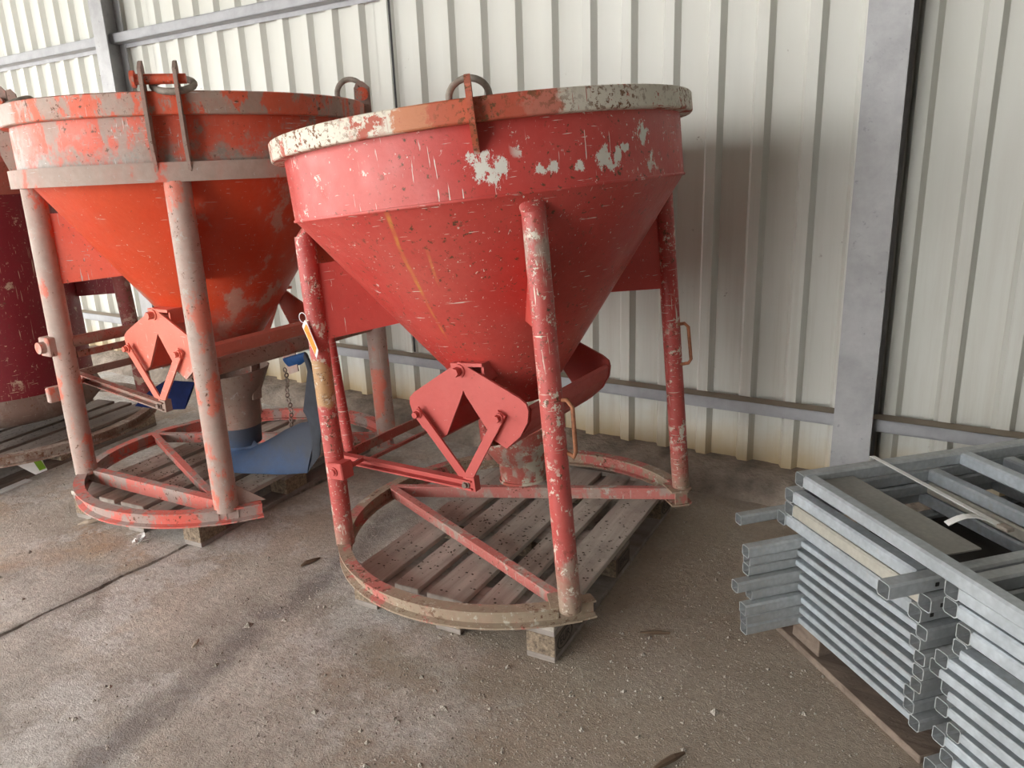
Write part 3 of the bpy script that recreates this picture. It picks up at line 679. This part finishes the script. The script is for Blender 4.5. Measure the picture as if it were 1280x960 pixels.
# blue lay-flat hose hanging from the spout, folded over itself
def strip(pairs, th):
    """flattened tube through pairs of edge points"""
    mb = MB(); rs = []
    for i, (a, b) in enumerate(pairs):
        a, b = Vector(a), Vector(b)
        pa = pairs[max(i - 1, 0)]; pb = pairs[min(i + 1, len(pairs) - 1)]
        d = (Vector(pb[0]) + Vector(pb[1]) - Vector(pa[0]) - Vector(pa[1])).normalized(); w = (b - a); n = w.cross(d).normalized()
        ring = []
        for k in range(16):
            q = 2 * PI * k / 16; ring.append((a + b) / 2 + w * .5 * math.cos(q) + n * th * math.sin(q))
        rs.append(ring)
    return mb.rings(rs)
def sub(pairs, n):
    out = []
    for (a, b) in zip(pairs[:-1], pairs[1:]):
        for k in range(n): out.append((Vector(a[0]).lerp(Vector(b[0]), k / n), Vector(a[1]).lerp(Vector(b[1]), k / n)))
    return out + [pairs[-1]]
hose = MB().lathe([(.098, .11), (.104, .21), (.098, .21), (.092, .11)], 32).build('hose', M_blue, root2, 50)
strip(sub([((-.09, -.02, .13), (.10, .0, .13)), ((-.075, -.05, .06), (.15, -.01, .10)), ((-.02, -.16, .015), (.16, .05, .125)), ((.14, -.14, .02), (.26, .06, .19)), ((.36, -.08, .03), (.36, .06, .235)), ((.50, -.06, .055), (.50, .06, .27))], 3), .012).build('hose_fold', M_blue, hose, 60)
strip(sub([((.50, -.06, .055), (.50, .06, .27)), ((.545, -.02, .13), (.44, .04, .29)), ((.56, .0, .29), (.42, .03, .31)), ((.555, .0, .40), (.455, .03, .42)), ((.530, .02, .50), (.48, .03, .50)), ((.47, .03, .585), (.46, .05, .545))], 3), .012).build('hose_fold', M_bluedark, hose, 60)
strip(sub([((.47, .03, .585), (.46, .05, .545)), ((.40, .03, .565), (.42, .05, .52)), ((.33, .03, .545), (.36, .05, .50))], 3), .012).build('hose_fold', M_bluetop, hose, 60)
strip(sub([((-.66, -.10, .235), (-.50, -.10, .34)), ((-.42, -.10, .245), (-.38, -.09, .40)), ((-.25, -.10, .27), (-.17, -.08, .41))], 3), .006).build('flap_sheet', M_navy, root2, 60)
mb = MB()
for k in range(14):
    c = Vector((.30 + .006 * math.sin(k), .06, .48 - .024 * k)); ax = (1, 0, 0) if k % 2 else (0, 1, 0)
    mb.v += []; r_ = ring_mesh(c, .010, .003, ax, (0, 0, 1)); mb.add(r_.v, r_.f)
mb.build('chain', M_steel, root2, 60)
MB().plate([(-.05, 0), (.04, .02), (.05, -.11), (-.01, -.13)], .006, lambda u, v, w: Vector((.36 + u, .04 + w, .60 + v))).build('hinge_plate', M_or_leg, root2)

# --- the maroon skip at the end of the row
def maroon():
    c = Vector((-4.72, 1.95, .15)); root = empty('concrete_skip', Matrix.Translation(c))
    tag(root, 'dark maroon scratched concrete skip with a straight round body and brown caked bottom', 'concrete skip', 'concrete skips along the wall')
    MB().lathe([(.0, .24), (.425, .24), (.430, .26), (.425, 1.32), (.40, 1.32)], 72).build('body', M_mar, root, 40)
    MB().lathe([(.0, .09), (.30, .09), (.40, .11), (.455, .165), (.460, .20), (.436, .26), (.40, .26), (.0, .26)], 72).build('bottom_skirt', M_mar_low, root, 40)
    MB().lathe([(.41, 1.30), (.428, 1.30), (.53, 1.46), (.515, 1.46)], 72).build('hopper', M_mar_top, root, 40)
    MB().lathe([(.50, 1.455), (.55, 1.455), (.55, 1.53), (.50, 1.53)], 72).build('rim', M_mar_top, root, 40)
    MB().tube([(.12, .10, 1.56), (.30, .42, 1.575), (.34, .56, 1.56)], .035, 12).build('rim_pipe', M_mar_leg, root, 50)
    RR, rh = .735, .055
    MB().lathe([(RR - .05, 0), (RR, 0), (RR, .008), (RR - .02, .012), (RR - .02, rh - .012), (RR, rh - .008), (RR, rh), (RR - .05, rh), (RR - .05, 0)], 96).build('base_ring', M_mar_base, root, 35)
    for ang in (52, 142, 232, 322):
        if ang in (322,): continue
        f = radial(ang, .69, .03); t = radial(ang, .64, 1.40)
        MB().tube([f, t], .045, 16).build('leg', M_mar_leg, root, 50)
        MB().plate([(.42, .72), (.66, .72), (.645, 1.05), (.42, 1.05)], .008, lambda u, v, w, ang=ang: radial(ang, u, v, w)).build('web_plate', M_mar, root)
    return root
maroon()
# crumpled label hanging from the maroon skip's pallet
mb = MB(); 
lab = MB().add([(-4.215, 1.665, .125), (-4.18, 1.79, .125), (-4.150, 1.80, .045), (-4.165, 1.745, .035)], [(0, 1, 2, 3)]).add([(-4.217, 1.665, .125), (-4.182, 1.79, .125), (-4.152, 1.80, .045), (-4.167, 1.745, .035)], [(3, 2, 1, 0)])
lo = lab.build('paper_label', M_white); tag(lo, 'crumpled white and green paper label hanging off the dark brown pallet', 'label')
MB().add([(-4.190, 1.752, .118), (-4.177, 1.785, .115), (-4.150, 1.795, .056), (-4.158, 1.765, .052)], [(0, 1, 2, 3)]).build('green_patch', M_green, lo)
so = MB().box((-4.17, 1.55, .004), (.05, .36, .008), Matrix.Rotation(R(12), 3, 'Z')).build('plastic_strip', M_white); tag(so, 'pale flat plastic strip on the floor against the dark brown pallet', 'strip')

# ------------------------------------------------------------------ galvanised frames
O = Vector((-.465, 2.255, 0)); U = Vector((.753, -.659, 0)); V = Vector((.659, .753, 0))
def F(s, t, z): return O + U * s + V * t + Vector((0, 0, z))
ORD = ['bottom', 'second', 'third', 'fourth', 'fifth', 'sixth', 'seventh', 'eighth', 'ninth', 'tenth']
def frame(label, group, s0, s1, z, t0a, t0b, tl, rungs, w=.036, hr=.024, rot=0.0, plate=None, slope=(0, 0), rail_mat=None, end=0.0):
    base = F(s0, 0, z); ang = math.atan2(U.y, U.x) + rot
    Mx = Matrix.Translation(base) @ Matrix.Rotation(ang, 4, 'Z') @ Matrix.Rotation(slope[0], 4, 'Y') @ Matrix.Rotation(slope[1], 4, 'X')
    root = empty('steel_frame', Mx); tag(root, label, 'steel frame', group)
    L = s1 - s0; hz = w / 2
    for x, t0 in ((0, t0a), (L, t0b)):
        p = MB().sqtube((x, t0, hz), (x, tl, hz), w, w).build('post', M_galv_dark, root)
        MB().box((x + w / 2 + .0006, max(t0, 0) + .028, hz), (.002, .010, .010)).build('pin_hole', M_ink, p) if hr > .03 else None
    rm = None
    for t in rungs:
        MB().sqtube((w / 2, t + w / 2, hz), (L - w / 2, t + w / 2, hz), w, hr).build('rung', rail_mat or M_galv, root)
    if plate:
        ta, tb = plate; MB().box((L / 2, (ta + tb) / 2, hz), (L - w, tb - ta, .004)).build('panel', M_panel, root)
    if end: MB().sqtube((L + w / 2, rungs[0] + w / 2, hz), (L + end, rungs[0] + w / 2, hz), w, hr).build('rail_end', M_galv, root)
    return root
rng = random.Random(11)
nA = 8
for i in range(nA):
    stub = -.185 - rng.uniform(-.03, .03)
    z = .088 + .0368 * i
    frame('%s steel frame from the floor in the low stack with protruding tube ends' % ORD[i].capitalize() if i else 'Bottom steel frame of the low stack with protruding tube ends, on the timber bearer',
          'frames in the low stack', .000 + rng.uniform(-.012, .012) + (.02 if i < 3 else 0), .505 + rng.uniform(-.012, .02), z, stub, -.004, 1.25, (0, 1.0), .036, .019, rng.uniform(-.006, .006) + (.012 if i == 5 else 0), (.036, 1.0))
upper = [(-.075, .486, .386, -.004, -.004), (-.045, .512, .4295, 0, -.004), (-.048, .490, .4735, 0, -.11)]
for j, (s0, s1, z, ta, tb) in enumerate(upper):
    lbl = ['Thick steel frame at the base of the upper pile, lying on the low stack', 'Second thick steel frame of the upper pile, yellowed along its front rail', 'Third thick steel frame of the upper pile, one tube sticking out under the long rail'][j]
    frame(lbl, 'frames in the upper pile', s0, s1, z, ta, tb, 1.35, (0, .50, .80), .042, .040, -.008, None, (0, 0), M_galv_cream if j == 1 else None)
top = frame('Topmost thick steel frame with long front rail, flat grey plate and white strap across', 'frames in the upper pile', -.004, 1.22, .5435, 0, 0, 1.35, (0, .56, .84), .042, .040, -.03)
MB().box((.262, .115, .018), (.48, .110, .004)).build('plate', M_galv_plate, top)
tag(MB().sqtube(F(-.118, -.13, .403), F(-.118, .9, .403), .034, .034).build('loose_tube', M_galv_dark), 'single square tube poking out beside the thick upper frames', 'tube')
zB = [.042, .084, .125, .166, .207, .248, .289, .331, .3725]
sB = [.601, .625, .595, .634, .592, .584, .552, .573, .60]
for i in range(9):
    frame(('%s steel frame from the floor in the far-end stack past the bearer' % ORD[i].capitalize()) if i else 'Bottom steel frame of the far-end stack past the bearer, lowest one in the dirt',
          'frames in the far-end stack', sB[i], 1.25, zB[i] - .02, [-.02, 0, 0, 0, .0, .02, .01, 0, .02][i], 0, 1.2, (0, 1.0), .040, .026, rng.uniform(-.004, .004), (.04, 1.0))
for j in range(3):
    frame(['Lowest', 'Middle', 'Highest'][j] + ' steel frame on top of the far-end stack, under the long top rail', 'frames on top of the far-end stack', [.622, .578, .575][j], 1.25, [.410, .4545, .4985][j], 0, 0, 1.2, (0, .5), .042, .038, -.008)
# bearers
o = MB().box(F(.21, .05, .012), (.68, .10, .024), Matrix.Rotation(math.atan2(U.y, U.x), 3, 'Z'), .003).build('timber_bearer', M_wood_dark_x); tag(o, 'brown flat timber board lying on the floor under the steel frames', 'board')
o = MB().box(F(.06, .06, .056), (.13, .09, .064), Matrix.Rotation(math.atan2(U.y, U.x), 3, 'Z'), .003).build('wood_block', M_wood_dark_x); tag(o, 'short brown wood block between floor board and steel frames', 'block')
o = MB().box(F(.72, .16, .009), (.09, .12, .018), Matrix.Rotation(math.atan2(U.y, U.x), 3, 'Z'), .003).build('wood_block', M_wood_dark_x); tag(o, 'thin wood wedge under the far-end stack of steel frames', 'block')
# strapping
def strap():
    a, b = F(-.035, .285, .588), F(.47, .255, .588)
    d = (b - a).normalized(); n = Vector((-d.y, d.x, 0))
    mb = MB(); mb.box((a + b) / 2, ((b - a).length, .016, .0016), Matrix((d, n, Vector((0, 0, 1)))).transposed())
    mb.box(a - Vector((0, 0, .03)) - d * .002, (.0016, .016, .06), Matrix((d, n, Vector((0, 0, 1)))).transposed())
    o = mb.build('strapping_band', M_white); tag(o, 'white plastic strapping band pulled across the topmost steel frame', 'strap')
    mb = MB(); rr = []
    for k in range(9):
        q = k / 8; c = b + Vector((-.03 - .10 * q, -.055 * q + .0, .004 + .022 * math.sin(q * PI)))
        rr.append([c + Vector((0, .012, 0)), c + Vector((.012, -.012, .002)), c + Vector((.012, -.012, .0)), c + Vector((0, .012, -.002))])
    mb.rings(rr); mb.build('loose_end', M_white, o)
    MB().box(b + d * .004, (.035, .024, .010), Matrix((d, n, Vector((0, 0, 1)))).transposed(), .002).build('buckle', M_ringsteel, o)
strap()

# ------------------------------------------------------------------ small things
o = MB().tube([(-2.965, WY - .012, 4.5), (-2.965, WY - .012, 2.0), (-2.963, WY - .012, .44)], .006, 8).build('wall_cable', M_cable); tag(o, 'thin black cable running down the cream cladding behind the red skip', 'cable')
M_chip = simple('pale_splinter', (.50, .42, .33), .8); M_twig = simple('brown_twig', (.13, .085, .055), .9)
def bit(name, label, cat, pts, rad, mat):
    o = MB().tube(pts, .01, 6, rad=rad).build(name, mat); tag(o, label, cat); return o
bit('wood_splinter', 'pale broken wood splinter on the floor by the orange skip', 'splinter', [(-3.419, 1.557, .012), (-3.40, 1.595, .013), (-3.385, 1.635, .012), (-3.375, 1.675, .010)], [.004, .012, .010, .003], M_chip)
bit('bark_strip', 'brown curl of bark on the floor between the skips', 'bark', [(-2.235, 1.805, .006), (-2.232, 1.83, .009), (-2.222, 1.862, .008), (-2.218, 1.892, .005)], [.004, .009, .008, .003], M_twig)
bit('twig', 'dark thin twig on the shaded floor between stamped pallet and steel frames', 'twig', [(-.895, 2.061, .005), (-.865, 2.073, .007), (-.835, 2.092, .006), (-.807, 2.106, .006)], [.003, .006, .006, .004], M_twig)
bit('twig', 'broken dark stick on the bare gritty floor in front of the stamped pallet', 'stick', [(-.620, 1.53, .008), (-.608, 1.555, .010), (-.590, 1.588, .012), (-.574, 1.62, .010)], [.005, .009, .010, .004], M_twig)
bit('wood_splinter', 'short pale splinter on the dusty open floor in front of the skips', 'splinter', [(-2.142, 1.247, .006), (-2.150, 1.267, .008), (-2.163, 1.286, .006)], [.003, .007, .003], M_chip)
def foil():
    mb = MB(); rg = random.Random(4); c = Vector((-3.014, 1.607, .0))
    for k in range(7):
        p = c + Vector((rg.uniform(-.03, .03), rg.uniform(-.02, .02), .008 + rg.uniform(0, .012))); s = rg.uniform(.010, .02)
        E_ = Euler((rg.uniform(-.6, .6), rg.uniform(-.6, .6), rg.uniform(0, 3))).to_matrix()
        mb.add([p + E_ @ Vector(q) * s for q in ((-1, -1, 0), (1, -.8, .25), (.9, 1, -.1), (-.8, .9, .3))], [(0, 1, 2), (0, 2, 3)])
    o = mb.build('crumpled_foil', M_white); tag(o, 'crumpled scrap of white foil on the floor before the orange skip', 'litter')
foil()
# loose grit on the concrete
def grit():
    mb = MB(); rg = random.Random(9)
    for k in range(15000):
        if k % 3 == 0: x, y = rg.uniform(-4.5, .4), rg.uniform(.55, 3.2)
        elif k % 3 == 1: x, y = rg.gauss(-1.25, .5), rg.gauss(1.35, .35)
        else: x, y = rg.gauss(-.6, .45), rg.gauss(1.9, .7)
        if not (.45 < y < 3.22): continue
        r = abs(rg.gauss(0, .0017)) + .0009
        if rg.random() < .02: r *= 2.8
        a = rg.uniform(0, PI); ca, sa = math.cos(a) * r, math.sin(a) * r; q = rg.uniform(.6, 1.5)
        mb.add([(x + ca * q, y + sa * q, 0), (x - sa, y + ca, 0), (x - ca * q, y - sa * q, 0), (x + sa, y - ca, 0), (x, y, r * .9)], [(0, 1, 4), (1, 2, 4), (2, 3, 4), (3, 0, 4)])
    t = NT('sandy_grit'); col = t.mix(t.ramp(t.noise(300, 2, .5), .4, .6), (.13, .105, .085), (.48, .44, .38))
    o = mb.build('loose_grit', t.finish(col, .95), floor); tag(o, kind='stuff')
grit()
